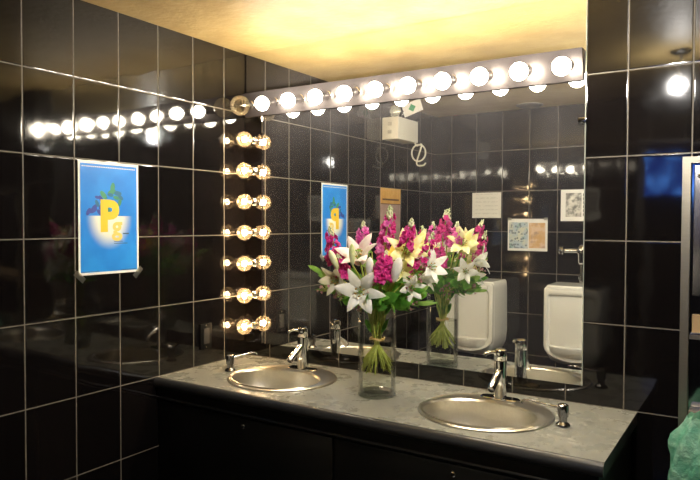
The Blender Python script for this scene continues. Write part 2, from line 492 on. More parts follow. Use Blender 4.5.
tiltd = Vector((0,-.972,-.235)).normalized()
for k in range(11):
    x = .055+.154*k-.827
    M = align(tiltd, (x, -.0222, 0))
    if k == 0: make_bulb(hb, align((0,-1,-.2), (x,-.0222,0)), .049, 'dim', 'large unlit clear globe bulb in the corner')
    else: make_bulb(hb, M, .033, 'lit', ext=.036)
vb = thing('vanity_light_bar', 'vertical light bar of seven clear bulbs up the corner of the mirror', 'light fixture', (.058,-.0065,.94))
MB().box((-.050,-.0035,0),(.051,0,BZ-.057-.941)).build('bar', M_barpol, vb)
for z in (1.951,1.798,1.645,1.492,1.339,1.180,1.026):
    make_bulb(vb, align((0,-1,0), (-.001,-.0035,z-.94)), .0385, 'clear')

# ---------------------------------------------------------------- poster on the left wall
def poster_blue():
    m, nt, out = new_mat('blue_print')
    tc = N(nt, 'ShaderNodeTexCoord'); sp = N(nt, 'ShaderNodeSeparateXYZ'); nt.links.new(tc.outputs['Object'], sp.inputs[0])
    X, Z = sp.outputs[1], sp.outputs[2]
    c = mixc(nt, smooth(nt, noise(nt, 7, 3), .3, .7), (.012,.22,.76), (.025,.31,.88))
    # printed soft cream bowl shape
    dx = math_(nt, 'DIVIDE', math_(nt, 'ADD', X, 0.0), .115); dz = math_(nt, 'DIVIDE', math_(nt, 'SUBTRACT', Z, .225), .135)
    d = math_(nt, 'SQRT', math_(nt, 'ADD', math_(nt, 'MULTIPLY', dx, dx), math_(nt, 'MULTIPLY', dz, dz)))
    k = math_(nt, 'MULTIPLY', smooth(nt, math_(nt, 'SUBTRACT', 1, d), 0, .55), math_(nt, 'LESS_THAN', Z, .232))
    c = mixc(nt, k, c, (.86,.86,.74))
    bsdf(nt, out, c, .3); return m
pw, ph = .283, .445
po = thing('poster', 'blue poster with a big yellow letter P taped to the left tiled wall', 'poster', (.0008,-.8175,1.335))
MB().box((0,-pw/2,0),(.0012,pw/2,ph)).build('sheet', M_paper, po)
MB().box((.0013,-pw/2+.009,.010),(.0018,pw/2-.009,ph-.010)).build('print', poster_blue(), po)
M_yel = simple('yellow_ink', (.88,.60,.03), .4, 0, .04)
M_yel2 = simple('pale_yellow_ink', (.84,.66,.16), .4, 0, .04)
M_txt = simple('dark_ink', (.05,.10,.20), .5)
def text_mesh(s, size, bold=.0):
    cu = bpy.data.curves.new('t', 'FONT'); cu.body = s; cu.size = size; cu.offset = bold; cu.extrude = .0002; cu.resolution_u = 4
    o = bpy.data.objects.new('t', cu); COL.objects.link(o)
    dg = bpy.context.evaluated_depsgraph_get(); me = bpy.data.meshes.new_from_object(o.evaluated_get(dg))
    bpy.data.objects.remove(o); bpy.data.curves.remove(cu); return me
def put_text(name, s, size, mat, parent, loc, R, bold=0.0):
    me = text_mesh(s, size, bold); me.name = name; me.materials.clear(); me.materials.append(mat)
    o = bpy.data.objects.new(name, me); COL.objects.link(o); o.parent = parent
    o.matrix_local = Matrix.Translation(loc) @ R.to_4x4(); return o
# text facing +x: local x -> +y, local y -> +z
RX = Matrix(((0,0,1),(1,0,0),(0,1,0)))
put_text('letter', 'P', .165, M_yel, po, (.0021,-.046,.176), RX, .0085)
put_text('letter', 'g', .105, M_yel2, po, (.0021,.012,.158), RX, .003)
M_leafs = [simple('printed_leaf_'+n, c, .5) for n, c in (('navy', (.03,.06,.36)), ('green', (.05,.28,.14)), ('teal', (.02,.16,.30)))]
random.seed(5)
pl = MB()
for k in range(30):
    a = random.uniform(.1, pi-.1); r = random.uniform(.02, .105)
    y, z = r*1.02*cos(a)*.95, .235 + r*sin(a)*random.uniform(.5,1.15); s_ = random.uniform(.012,.022); an = random.uniform(0, pi)
    pl.mi = 0 if y < -.02 and random.random() < .7 else (1 if random.random() < .6 else 2)
    q = [(s_*cos(t_), s_*.5*sin(t_)) for t_ in [2*pi*i/10 for i in range(10)]]
    f = pl.face([pl.v((.0019+.00001*k, y+u*cos(an)-v_*sin(an), max(z+u*sin(an)+v_*cos(an), .233))) for u, v_ in q])
pl.build('printed_plant', M_leafs, po)
tx = MB()
tx.bm.free()
for (y0, y1, z0, z1) in ((.062,.092,.158,.163),(.020,.085,.120,.1225),(.020,.062,.128,.130),(-.128,-.05,.012,.014),(.055,.127,.012,.014)):
    MB().box((.0019,y0,z0),(.0021,y1,z1)).build('printed_line', M_txt, po)
wl = MB()
for k in range(30): wl.box((.0019,-.126+k*.0084,.422),(.0021,-.126+k*.0084+.006,.426))
wl.build('printed_header', M_paper, po)
M_tape = clear('clear_tape', (.80,.79,.74), 1.4, .5, (.85,.83,.76), .2)
for (y, z, an) in ((-pw/2+.004,-.004,2.4),(pw/2-.004,-.002,.8)):
    Mx = Matrix.Translation((.0022,y,z)) @ Matrix.Rotation(an, 4, 'X')
    MB().box((0,-.026,-.011),(.0003,.026,.011), Mx).build('tape', M_tape, po)

# outlet by the corner on the left wall
ol = thing('wall_outlet', 'dark wall outlet plate on the left tiles above the soap pump', 'outlet', (.0008,-.290,.945))
MB().box((0,-.036,0),(.006,.036,.120), bev=.002).build('plate', simple('black_plastic', (.005,.005,.005), .5, spec=.1), ol)
MB().box((.0062,-.018,.025),(.010,.018,.098), bev=.001).build('socket_face', simple('grey_plastic', (.06,.055,.048), .55, spec=.1), ol)
for z in (.010,.112): MB().lathe([(.003,0),(.0035,.001),(.002,.002)], 10, align((1,0,0),(.0062,0,z))).build('screw', M_chrome, ol)

# ---------------------------------------------------------------- what stands behind the camera side, seen in the mirror
# urinals
def make_urinal(cx, label):
    t = thing('urinal', label, 'urinal', (cx, WY+.001, .56), 0, 'white urinals')
    W2, D, H = .197, .30, .56
    def outline(sx, sy, y0, bulge, z):
        # rounded U-shape plan from the wall
        pts = [(-sx, 0)]
        for k in range(0, 13):
            a = pi - pi*k/12
            pts.append((sx*abs(cos(a))**.35*math.copysign(1, cos(a)) if abs(cos(a)) > 1e-6 else 0, y0 + bulge*sin(a)**.8))
        pts.append((sx, 0))
        return [(x, y, z) for x, y in pts]
    m = MB()
    lv = [(0.00,.10,.10,.06),(.015,.13,.16,.06),(.05,.165,.22,.06),(.10,.187,.25,.05),(.18,.195,.262,.038),(.50,.192,.270,.030),(.545,.188,.266,.030),(.56,.178,.256,.028)]
    m.rings([outline(sx, 0, y0, bl, z) for z, sx, y0, bl in lv], True, True)
    body = m.build('basin', M_porc, t)
    # carve the hollow: replace the front by a rim and a recessed panel
    md = None
    f = MB()
    def fr(sx, z0, z1, y, n=10):
        c_ = []
        for k in range(n+1):
            a = -pi + pi*k/n
            c_.append((sx*cos(a), y, z0 + min(.10, sx*.6)*(1+sin(a))))
        for k in range(5):
            a = pi*k/8; c_.append((sx - .02 + .02*cos(a), y, z1 - .02 + .02*sin(a)))
        for k in range(5):
            a = pi/2 + pi*k/8; c_.append((-sx + .02 + .02*cos(a), y, z1 - .02 + .02*sin(a)))
        return c_
    f.rings([fr(.190,.045,.548,.278), fr(.190,.045,.548,.304), fr(.182,.050,.542,.312), fr(.165,.075,.500,.312), fr(.158,.082,.492,.300), fr(.140,.12,.470,.288)], False, True)
    f.build('front_rim', M_porc, t)
    g = MB(); g.box((-.155,.296,.505),(.155,.318,.535), bev=.006); g.build('spreader_ledge', M_porc, t)
    g = MB()
    g.rings([[(sx*cos(a), .296+dy*sin(a), z) for a in [pi*k/16 for k in range(17)]] for z, sx, dy in ((.075,.12,.02),(.11,.150,.045),(.145,.158,.05),(.155,.150,.042),(.13,.13,.03))], False, False, closed=False)
    g.build('bowl_lip', M_porc, t)
    return t
# urinals face +y (towards the mirror)
make_urinal(.405, 'white porcelain urinal seen in the mirror just right of the vase of flowers')
make_urinal(1.150, 'white porcelain urinal seen at the right edge of the mirror, below the chrome flush valve')
fv = thing('flush_valve', 'chrome flush valve and pipe on the tiles above the right urinal', 'flush valve', (1.150, WY+.002, 1.122))
b = MB(); b.tube([(0,.055,.0),(0,.055,.14)], .013, 14); b.tube([(0,.055,.03),(0,.055,.05)], .021, 14); b.tube([(0,.055,.10),(0,.055,.135)], .021, 14)
b.build('pipe', M_chrome, fv)
b = MB(); b.lathe([(.020,.135),(.026,.15),(.028,.20),(.033,.21),(.033,.235),(.026,.255),(.014,.27),(.002,.275)], 20, Matrix.Translation((0,.055,0))); b.build('valve_body', M_chrome, fv)
b = MB(); b.tube([(-.01,.055,.228),(-.13,.055,.228)], .017, 14); b.lathe([(.024,0),(.034,.008),(.036,.026),(.030,.036),(.012,.040)], 20, align((-1,0,0), (-.115,.055,.228))); b.build('supply_stop', M_chrome, fv)
b = MB(); b.tube([(.0,.055,.22),(0,.0,.22)], .012, 12); b.tube([(0,.008,.22),(0,.0,.22)], .026, 16); b.build('wall_flange', M_chrome, fv)

# papers taped to the opposite wall (they face +y)
def lined_paper():
    m, nt, out = new_mat('printed_notice')
    tc = N(nt, 'ShaderNodeTexCoord'); sp = N(nt, 'ShaderNodeSeparateXYZ'); nt.links.new(tc.outputs['Object'], sp.inputs[0])
    ln = math_(nt, 'LESS_THAN', math_(nt, 'FRACT', math_(nt, 'MULTIPLY', sp.outputs[2], 34)), .35)
    k = math_(nt, 'MULTIPLY', ln, smooth(nt, noise(nt, 60, 2), .40, .5))
    ins = math_(nt, 'LESS_THAN', math_(nt, 'ABSOLUTE', sp.outputs[0]), .09)
    c = mixc(nt, math_(nt, 'MULTIPLY', math_(nt, 'MULTIPLY', k, ins), .28), (.80,.78,.70), (.35,.34,.30))
    bsdf(nt, out, c, .6); return m
o = MB().box((-.115,0,0),(.115,.0015,.194)).build('notice', lined_paper(), loc=(.430,WY+.0008,1.583))
tag(o, 'cream printed notice on the tiles behind the flowers, seen in the mirror', 'notice')

def news_text(cols):
    m, nt, out = new_mat('coloured_columns')
    tc = N(nt, 'ShaderNodeTexCoord'); sp = N(nt, 'ShaderNodeSeparateXYZ'); nt.links.new(tc.outputs['Object'], sp.inputs[0])
    vo = N(nt, 'ShaderNodeTexVoronoi'); vo.inputs['Scale'].default_value = 55; nt.links.new(tc.outputs['Object'], vo.inputs['Vector'])
    band = math_(nt, 'FRACT', math_(nt, 'MULTIPLY', sp.outputs[2], 19))
    c0 = mixc(nt, smooth(nt, noise(nt, 14, 2), .4, .6), cols[0], cols[1])
    c0 = mixc(nt, smooth(nt, noise(nt, 22, 2), .55, .65), c0, cols[2])
    dark = math_(nt, 'MULTIPLY', math_(nt, 'LESS_THAN', vo.outputs[0], .42), math_(nt, 'GREATER_THAN', band, .28))
    c = mixc(nt, math_(nt, 'MULTIPLY', dark, .75), c0, (.10,.13,.17))
    bsdf(nt, out, c, .4); return m
def blotch(name, a, b_, c_, sc=16):
    m, nt, out = new_mat(name)
    n1 = noise(nt, sc, 4, .6); n2 = noise(nt, sc*.6, 3)
    c = mixc(nt, smooth(nt, n1, .38, .62), a, b_); c = mixc(nt, smooth(nt, n2, .52, .66), c, c_)
    bsdf(nt, out, c, .4); return m
cp = thing('event_flyer', 'wide flyer with columns of coloured print and a picture, taped between the urinals', 'flyer', (.748,WY+.0008,1.338))
MB().box((-.148,0,0),(.148,.0012,.238)).build('sheet', M_paper, cp)
MB().box((-.138,.0013,.018),(.004,.0019,.212)).build('printed_columns', news_text([(.42,.52,.60),(.62,.64,.52),(.30,.45,.42)]), cp)
MB().box((.012,.0013,.022),(.132,.0019,.208)).build('picture', blotch('warm_picture', (.62,.38,.16), (.72,.52,.36), (.30,.22,.18)), cp)
for x, z in ((-.135,.236),(.135,.236)): MB().box((x-.014,.002,z-.008),(x+.014,.0024,z+.012)).build('tape', M_tape, cp)
bp = thing('framed_page', 'black and white printed page on the tiles above the chrome flush valve', 'page', (1.115,WY+.0008,1.560))
MB().box((-.126,0,0),(.126,.0015,.224)).build('sheet', M_paper, bp)
MB().box((-.092,.0016,.03),(.018,.0021,.200)).build('picture', blotch('grey_picture', (.62,.60,.54), (.16,.16,.15), (.80,.78,.70), 22), bp)
M_gink = simple('grey_ink', (.14,.14,.13), .5)
for k in range(6): MB().box((.028,.0016,.035+k*.028),(.112,.0021,.056+k*.028)).build('text_block', M_gink, bp)

# left wall, further back than the poster: notice with an orange heading, emergency light
nb = thing('wall_notice', 'tall notice with an orange heading on the side wall, behind the flowers in the mirror', 'notice', (.0008,-1.525,1.40))
MB().box((0,-.145,0),(.0015,.145,.385)).build('sheet', blotch('mauve_print', (.36,.24,.20), (.46,.33,.29), (.28,.18,.15), 7), nb)
MB().box((.0016,-.145,.275),(.0022,.145,.385)).build('heading', blotch('orange_print', (.62,.33,.07), (.72,.42,.12), (.48,.24,.05), 9), nb)
tb = MB(); tb.box((.0023,-.12,.300),(.0026,.12,.312)); tb.box((.0023,-.145,.272),(.0026,.145,.278)); tb.build('heading_text', simple('brown_ink', (.14,.06,.02), .5), nb)

M_cream = simple('cream_plastic', (.74,.70,.58), .4, 0, .03)
el = thing('emergency_light', 'cream emergency light box high on the side wall, seen in the mirror', 'emergency light', (.0008,-1.55,2.113))
MB().box((0,-.15,0),(.125,.15,.152), bev=.005).build('housing', M_cream, el)
for z in (.052,.105): MB().box((.045,.1505,z-.012),(.075,.153,z+.012), bev=.001).build('button', simple('beige_plastic', (.52,.48,.38), .4), el)
lh = MB(); lh.lathe([(.012,-.04),(.034,-.02),(.042,.012),(.042,.02),(.036,.024)], 20, align((.35,.9,-.1), (.075,.10,.195)))
l = lh.build('lamp_head', M_chrome, el)
MB().lathe([(.036,.0),(.020,.006),(.002,.008)], 20, align((.35,.9,-.1), (.085,.122,.192))).build('lens', clear('lens_glass', (.95,.95,.9), 1.5, .2, (.9,.9,.85)), l)
MB().tube([(.06,.09,.150),(.065,.095,.175)], .012, 10).build('lamp_bracket', M_cream, el)
MT = Matrix.Translation((.165,.02,.225)) @ Matrix.Rotation(.38, 4, 'Y') @ Matrix.Rotation(.0, 4, 'X')
MT = Matrix.Translation((.185,.06,.215)) @ Matrix.Rotation(-.30, 4, Vector((0,1,0)))
tg = MB().box((-.072,-.003,-.042),(.072,.003,.042), MT).build('tag', M_paper, el)
g = MB()
g.box((-.020,.0032,-.020),(.020,.0038,.020), MT @ Matrix.Rotation(.78, 4, 'Y'))
g.build('green_mark', simple('green_ink', (.02,.30,.10), .4), tg)
MB().tube([(.10,.06,.150),(.12,.06,.20)], .004, 8).build('tag_wire', M_chrome, el)
cd = MB(); pts = [(.11,-.12,.005)]
for k in range(20):
    a = pi*.62 - 2*pi*k/19*1.15
    pts.append((.15+.052*cos(a), -.12+.004*k/4, -.075+.058*sin(a)))
pts += [(.14,-.10,-.15),(.19,-.10,-.165),(.215,-.09,-.150)]
cd.tube(bez(pts, 4), .0055, 8); cd.build('cord', M_cream, el)

# vent on the ceiling
cv = thing('ceiling_vent', 'small round vent on the ceiling, seen at the top of the mirror', 'vent', (.80,-2.12,ZC-.0005))
MB().lathe([(.085,0),(.085,-.006),(.070,-.018),(.03,-.022),(.004,-.022)], 28).build('cover', simple('grey_vent', (.06,.055,.05), .4), cv)
MB().lathe([(.095,0),(.095,-.004),(.086,-.006),(.086,0)], 28).build('ring', simple('vent_ring', (.20,.18,.14), .4), cv)

# small pendant whose image is the white spot in the upper right tiles
dl = thing('pendant_lamp', 'small white globe pendant mirrored as a bright spot in the upper right tiles', 'lamp', (1.86,-1.02,ZC-.0005))
MB().lathe([(.045,0),(.045,-.012),(.030,-.022),(.004,-.024)], 24).build('canopy', M_black, dl)
MB().tube([(0,0,-.02),(0,0,-.135)], .005, 8).build('cord', M_paper, dl)
MB().lathe([(.010,-.115),(.018,-.125),(.022,-.145),(.020,-.150)], 20).build('lamp_holder', M_chrome, dl)
MB().sphere((0,0,-.179), .032, 24, 16).build('globe', emis('pendant_globe', (1.0,.96,.90), DOWN_L), dl)

# the room beyond: blue screen the right-hand tiles mirror, unseen globe added for light
tv = thing('wall_screen', 'glowing blue screen in the room beyond, mirrored in the black tiles at right', 'screen', (1.30,-5.296,1.84))
MB().box((-.36,0,0),(.36,.05,.46), bev=.006).build('casing', simple('screen_casing', (.01,.01,.01), .3), tv)
def screen_mat():
    m, nt, out = new_mat('blue_screen')
    c = mixc(nt, smooth(nt, noise(nt, 5, 3), .40, .62), (.01,.03,.20), (.10,.34,1.0))
    b_ = bsdf(nt, out, (.01,.01,.02), .2); nt.links.new(c, b_.inputs['Emission Color']); b_.inputs['Emission Strength'].default_value = 2.2; return m
MB().box((-.34,.0505,.02),(.34,.053,.44)).build('display', screen_mat(), tv)
gl = thing('fill_lamp', 'unseen round globe lamp added on the ceiling of the dark room beyond the doorway', 'lamp', (1.56,-4.02,2.899))
MB().lathe([(.06,0),(.06,-.02),(.02,-.03)], 20).build('canopy', M_chrome, gl)
MB().sphere((0,0,-.10), .075, 20, 12).build('globe', emis('fill_globe', (1,.9,.75), 8), gl)

# ---------------------------------------------------------------- steel cabinet and bag at the right
tc_ = thing('towel_cabinet', 'stainless recessed towel and waste cabinet at the right edge of the picture', 'cabinet', (2.18,-.001,.50))
f = MB()
X0, X1, ZB, ZT = 1.978-2.18, .20, .0, 1.270
f.box((X0,-.030,ZB),(X0+.026,0,ZT)); f.box((X1-.026,-.030,ZB),(X1,0,ZT)); f.box((X0+.026,-.030,ZT-.022),(X1-.026,0,ZT)); f.box((X0+.026,-.030,ZB),(X1-.026,0,ZB+.022))
f.build('frame', M_steel, tc_)
MB().box((X0+.027,-.004,ZB+.023),(X1-.027,-.0005,ZT-.023)).build('back_panel', M_darkchrome, tc_)
d = MB().box((X0+.036,-.028,.80),(X1-.034,-.010,ZT-.030), bev=.003).build('towel_door', simple('satin_steel', (.42,.41,.44), .22, 1.0, .1), tc_)
MB().lathe([(.009,0),(.009,.004),(.004,.006)], 14, align((0,-1,0), (X0+.055,-.028,1.205))).build('lock', M_chrome, d)
MB().box((X0+.036,-.022,.675),(X1-.034,-.008,.735)).build('paper_towel', simple('kraft_paper', (.40,.27,.14), .8), tc_)
MB().box((X0+.030,-.045,.655),(X1-.030,-.006,.668)).build('shelf', M_steel, tc_)
MB().box((X0+.032,-.075,.02),(X1-.032,-.006,.42), bev=.008).build('waste_bin', M_steel, tc_)

def bag_mat():
    m, nt, out = new_mat('green_bag_film')
    n = noise(nt, 16, 4, .6)
    c = mixc(nt, smooth(nt, n, .3, .7), (.20,.60,.42), (.48,.80,.64))
    p = bsdf(nt, out, c, .22, spec=.6)
    tl = N(nt, 'ShaderNodeBsdfTranslucent'); nt.links.new(c, tl.inputs[0])
    m1 = N(nt, 'ShaderNodeMixShader'); m1.inputs[0].default_value = .45
    nt.links.new(p.outputs[0], m1.inputs[1]); nt.links.new(tl.outputs[0], m1.inputs[2])
    tr = N(nt, 'ShaderNodeBsdfTransparent'); tr.inputs[0].default_value = (.6,.9,.75,1)
    m2 = N(nt, 'ShaderNodeMixShader'); m2.inputs[0].default_value = .18
    nt.links.new(m1.outputs[0], m2.inputs[1]); nt.links.new(tr.outputs[0], m2.inputs[2]); nt.links.new(m2.outputs[0], out.inputs[0])
    bump(nt, noise(nt, 26, 4, .65), p, .022); return m
random.seed(11)
from mathutils import noise as mn
b = MB(); rings = []
for k in range(25):
    q = k/24; z = .40 + .535*q
    R = .118*(1 - .30*(abs(q-.45)/.55)**2.2) if q < .90 else .118*(.72 - (q-.90)*2.3)
    ring = []
    for i in range(48):
        a = 2*pi*i/48
        fold = 1 + .10*sin(a*9+2*sin(q*5))*(.35+.65*q) + .16*mn.noise(Vector((cos(a)*2.2, sin(a)*2.2, q*5.0))) + .06*mn.noise(Vector((cos(a)*7, sin(a)*7, q*14)))
        ring.append((R*1.02*fold*cos(a), R*.82*fold*sin(a), z + .02*mn.noise(Vector((cos(a)*3, sin(a)*3, 9)))*q))
    rings.append(ring)
b.rings(rings, True, False)
bag = b.build('trash_bag', bag_mat(), loc=(2.085,-.19,0))
tag(bag, 'crumpled translucent green trash bag hanging from the steel waste cabinet', 'bag')

# ---------------------------------------------------------------- vase
VX, VY, VR, VH = .950, -.313, .0745, .352
def vase_glass():
    return clear('vase_glass', (.985,.99,.985), 1.30, 0, boost=.4)
va = thing('glass_vase', 'tall clear cylindrical glass vase holding the bouquet on the countertop', 'vase', (VX,VY,CT+.0008))
b = MB()
b.lathe([(.004,.0),(VR-.003,.0),(VR,.003),(VR,VH-.002),(VR-.002,VH),(VR-.004,VH-.002),(VR-.004,.022),(VR-.010,.017),(.004,.016)], 56)
b.build('glass_wall', vase_glass(), va)
MB().lathe([(.003,.0012),(VR-.006,.0012),(VR-.0015,.004),(VR-.0015,.012),(VR-.006,.0155),(.003,.0155)], 48).build('base', clear('thick_glass', (.96,.98,.965), 1.15, .03, (.8,.85,.8), boost=.2), va)
wt = MB().lathe([(.003,.0168),(VR-.009,.0178),(VR-.0048,.0225),(VR-.0048,.218),(.003,.2175)], 48).build('vase_water', clear('water', (.965,.975,.93), 1.22, boost=.6), loc=(VX,VY,CT+.0008))
tag(wt, 'clear water filling the lower half of the glass vase', 'water', kind='stuff')

# ---------------------------------------------------------------- bouquet
M_stem = soft('stem_green', (.36,.43,.07), (.52,.55,.14), .4, .1)
M_leaf = soft('leaf_green', (.075,.25,.03), (.19,.45,.065), .38, .3, 22)
M_leaf2 = soft('pale_leaf', (.17,.36,.06), (.32,.50,.12), .4, .35, 22)
M_white = soft('white_petal', (.84,.85,.78), (.93,.93,.89), .45, .3)
M_blush = soft('blush_petal', (.88,.74,.72), (.93,.87,.82), .45, .3)
M_yell = soft('yellow_petal', (.86,.83,.32), (.92,.91,.58), .45, .35)
M_cream2 = soft('cream_petal', (.66,.66,.46), (.80,.74,.60), .45, .3)
M_gold = soft('gold_petal', (.90,.60,.04), (.92,.74,.12), .45, .3)
M_mag = soft('magenta_petal', (.50,.015,.16), (.68,.05,.33), .45, .3, 60)
M_pink = soft('pink_petal', (.62,.05,.36), (.74,.22,.52), .45, .3, 60)
M_bud = soft('green_white_bud', (.50,.56,.32), (.74,.74,.56), .5, .3, 60)
M_wax = soft('wax_blossom', (.46,.20,.24), (.62,.40,.38), .5, .3, 60)
M_anth = simple('anther_brown', (.42,.26,.05), .6)
M_lbud = soft('lily_bud', (.52,.60,.22), (.80,.80,.56), .45, .25, 18)

ORG = Vector((VX, VY, 0)); BUNDLE_Z = 1.092
rnd = random.Random(3)
class Stem:
    """bloom position -> curve through the vase mouth and the bundle"""
    def __init__(s, B, tipdir=None):
        B = Vector(B); h = B - ORG; h.z = 0
        d = h.normalized() if h.length > 1e-4 else Vector((1,0,0))
        rr = rnd.uniform(.006,.022); ja = rnd.uniform(-.6,.6)
        d2 = Matrix.Rotation(ja, 3, 'Z') @ d
        end = ORG - d2*rnd.uniform(.030,.064) + Vector((0,0,rnd.uniform(.958,1.005)))
        neck = ORG + d2*rr*.6 + Vector((0,0,BUNDLE_Z))
        mo = ORG + d*min(h.length*.5, .046) + Vector((0,0,CT+VH+.012))
        mid = mo.lerp(B, .55) + Vector((0,0,.012 if h.length > .08 else 0))
        s.root = end
        s.pts = [p - end for p in bez([end, neck, mo, mid, B], 6)]
        s.B = B - end; s.dir = (s.pts[-1]-s.pts[-3]).normalized(); s.out = d
def flower(name, label, cat, B, group, rad=.0032, thin=None):
    st = Stem(B)
    t = thing(name, label, cat, st.root, 0, group)
    MB().tube(st.pts, [rad*1.15]*8 + [rad]*(len(st.pts)-8), 8).build('stem', M_stem, t)
    return t, st

def petal(m, M, L, W, a0, a1, cup=.25, n=9, k=6, ruffle=0.0, point=.75):
    """petal from the origin of M: leaves along +z bending outward (+x); a0,a1: angle from the axis at base and tip"""
    r = z = 0.0; rows = []
    for i in range(n+1):
        t = i/n; a = a0 + (a1-a0)*t**1.2
        wd = W*(sin(pi*min(1, t**point*.93+.05)))**.8*(1 if i < n else .06)
        row = []
        for j in range(k+1):
            s_ = (j/k-.5)*2
            nx, nz = cos(a), -sin(a)       # inward normal
            off = -cup*wd*(1-s_*s_)*.5 + ruffle*sin(s_*7+t*9)*W*abs(s_)
            row.append(M @ Vector((r - nx*(-off)*1.0, s_*wd*.5, z - nz*(-off)*1.0)))
        rows.append(row); r += sin(a)*L/n; z += cos(a)*L/n
    m.rings(rows, closed=False)
def open_lily(t, C, axis, R, mat, roll=0.0, a0=.35, a1=1.75, stamens=True, seed=0):
    rr = random.Random(seed); base = align(axis, C)
    for k in range(6):
        m = MB(); inner = k % 2
        M = base @ Matrix.Rotation(roll + k*pi/3 + rr.uniform(-.1,.1), 4, 'Z')
        petal(m, M, R*rr.uniform(1.12,1.28), R*(.54 if inner else .42), a0, a1*rr.uniform(.9,1.1), .22, ruffle=.035)
        m.build('petal', mat, t)
    m = MB(); m.mi = 0
    for k in range(7):
        a = roll + k*2*pi/6 + .5; rad_ = 0 if k == 6 else R*.17; hgt = R*(.72 if k == 6 else .60)
        m.mi = 0; m.tube([base @ Vector(q) for q in ((0,0,.004),(rad_*.4*cos(a), rad_*.4*sin(a), hgt*.6),(rad_*cos(a), rad_*sin(a), hgt))], R*.014, 6)
        m.mi = 1 if k < 6 else 0; m.sphere(base @ Vector((rad_*cos(a), rad_*sin(a), hgt)), R*.045, 8, 6, (1,1,.7))
    if stamens: m.build('stamens', [M_leaf2, M_anth], t)
    else: m.bm.free()
def bud(t, C, axis, L, r, mat=None):
    prof = [(r*.25,0),(r*.6,L*.1),(r*.9,L*.35),(r,L*.6),(r*.85,L*.8),(r*.5,L*.93),(r*.1,L)]
    MB().lathe(prof, 12, align(axis, C)).build('bud', mat or M_lbud, t)
def leaf(m, C, d, L, W, droop=.5, twist=0.0):
    d = Vector(d).normalized(); M = align(d, C) @ Matrix.Rotation(twist, 4, 'Z')
    petal(m, M, L, W, .05, droop, .15, 8, 4, .02, .8)
def add_leaves(t, st, specs, mat=None):
    m = MB()
    for (u, ang, L, W, dr) in specs:
        p = st.pts[int(u*(len(st.pts)-1))]
        d = Matrix.Rotation(ang, 3, 'Z') @ st.out; d.z = 1.7
        leaf(m, p, d, L, W, dr, 0)
    m.build('foliage', mat or M_leaf, t)
def stock(label, B, top, mat, dense, rad, group='pink stock spikes in the bouquet', seed=0):
    """B: base of the spike, top: its tip"""
    rr = random.Random(seed)
    t, st = flower('stock_flower', label, 'flower', B, group, .0036)
    tip = Vector(top) - st.root; base = st.B; ax = tip - base; L = ax.length
    m = MB(); m.tube(bez([base, base.lerp(tip,.5)+Vector((.004,0,0)), tip], 5), [.0032]*6+[.0022]*5, 7); m.build('spike', M_leaf2, t)
    fl = MB(); n = dense
    for k in range(n):
        q = (k+.3)/n*.80; a = k*2.4
        c = base.lerp(tip, q); rd = rad*(1-.55*q)
        d = align(ax) .to_3x3() @ Vector((cos(a), sin(a), .25))
        c = c + d*rd*.55
        F = align(d + Vector((0,0,rr.uniform(-.2,.4))), c) @ Matrix.Rotation(rr.uniform(0, 6), 4, 'Z')
        s_ = rd*rr.uniform(.8,1.1)
        for lay, (nn, ang) in enumerate(((5,1.35),(4,.75))):
            for j in range(nn):
                petal(fl, F @ Matrix.Rotation(2*pi*j/nn+lay*.6, 4, 'Z'), s_*(.95-.3*lay), s_*.9, ang*.6, ang*1.3, .2, 4, 3, .12, .6)
    fl.build('blossoms', mat, t)
    add_leaves(t, st, [(.30+.05*q_, q_*2.1, .062, .017, .25) for q_ in range(5)])
    bd = MB()
    for k in range(11):
        q = .74 + .26*k/10; a = k*2.4; c = base.lerp(tip, q); d = Matrix.Identity(3) @ Vector((cos(a), sin(a), .8))
        bd.sphere(c + d*.0062*(1.2-.6*(k/10)), .0054*(1.1-.5*k/10), 8, 6, (1,1,1.25))
    bd.build('buds', M_bud, t)
    return t, st
def wax(label, B, seed, R=.035, group='small pink filler sprigs'):
    rr = random.Random(seed)
    t, st = flower('filler_sprig', label, 'flower', B, group, .002)
    tw = MB(); bl = MB(); gr = MB()
    for k in range(26):
        d = Vector((rr.gauss(0,1), rr.gauss(0,1), rr.gauss(.5,.8))).normalized()*R*rr.uniform(.5,1.1)
        p = st.B + d
        tw.tube([st.B - st.dir*R*.6, st.B + d*.5 + Vector((0,0,-.004)), p], .0008, 5)
        if rr.random() < .72:
            F = align(d, p) @ Matrix.Rotation(rr.uniform(0,6), 4, 'Z')
            for j in range(5): petal(bl, F @ Matrix.Rotation(2*pi*j/5, 4, 'Z'), .0085, .0085, .7, 1.4, .2, 3, 2, 0, .6)
            bl.sphere(p, .0028, 6, 5)
        else: leaf(gr, p, d, .022, .006, .4)
    tw.build('twigs', M_stem, t); bl.build('blossoms', M_wax, t); gr.build('foliage', M_leaf, t)
def sprig(B, seed, n=7, L=.07, W=.032, mat=None, label='leafy green sprig filling in the bouquet between the flowers', group='green leaf sprigs in the bouquet'):
    rr = random.Random(seed)
    t, st = flower('leaf_sprig', label, 'foliage', B, group, .0024)
    m = MB(); np_ = len(st.pts)
    for k in range(n):
        u = .62 + .38*(k+1)/n; p = st.pts[min(np_-1, int(u*(np_-1)))]
        a = k*2.4 + rr.uniform(-.4,.4)
        d = Vector((cos(a), sin(a), rr.uniform(-.1,.6))) + st.out*.5
        leaf(m, p, d, L*rr.uniform(.75,1.15), W*rr.uniform(.8,1.15), rr.uniform(.3,1.0), rr.uniform(-.5,.5))
    m.build('foliage', mat or M_leaf, t)

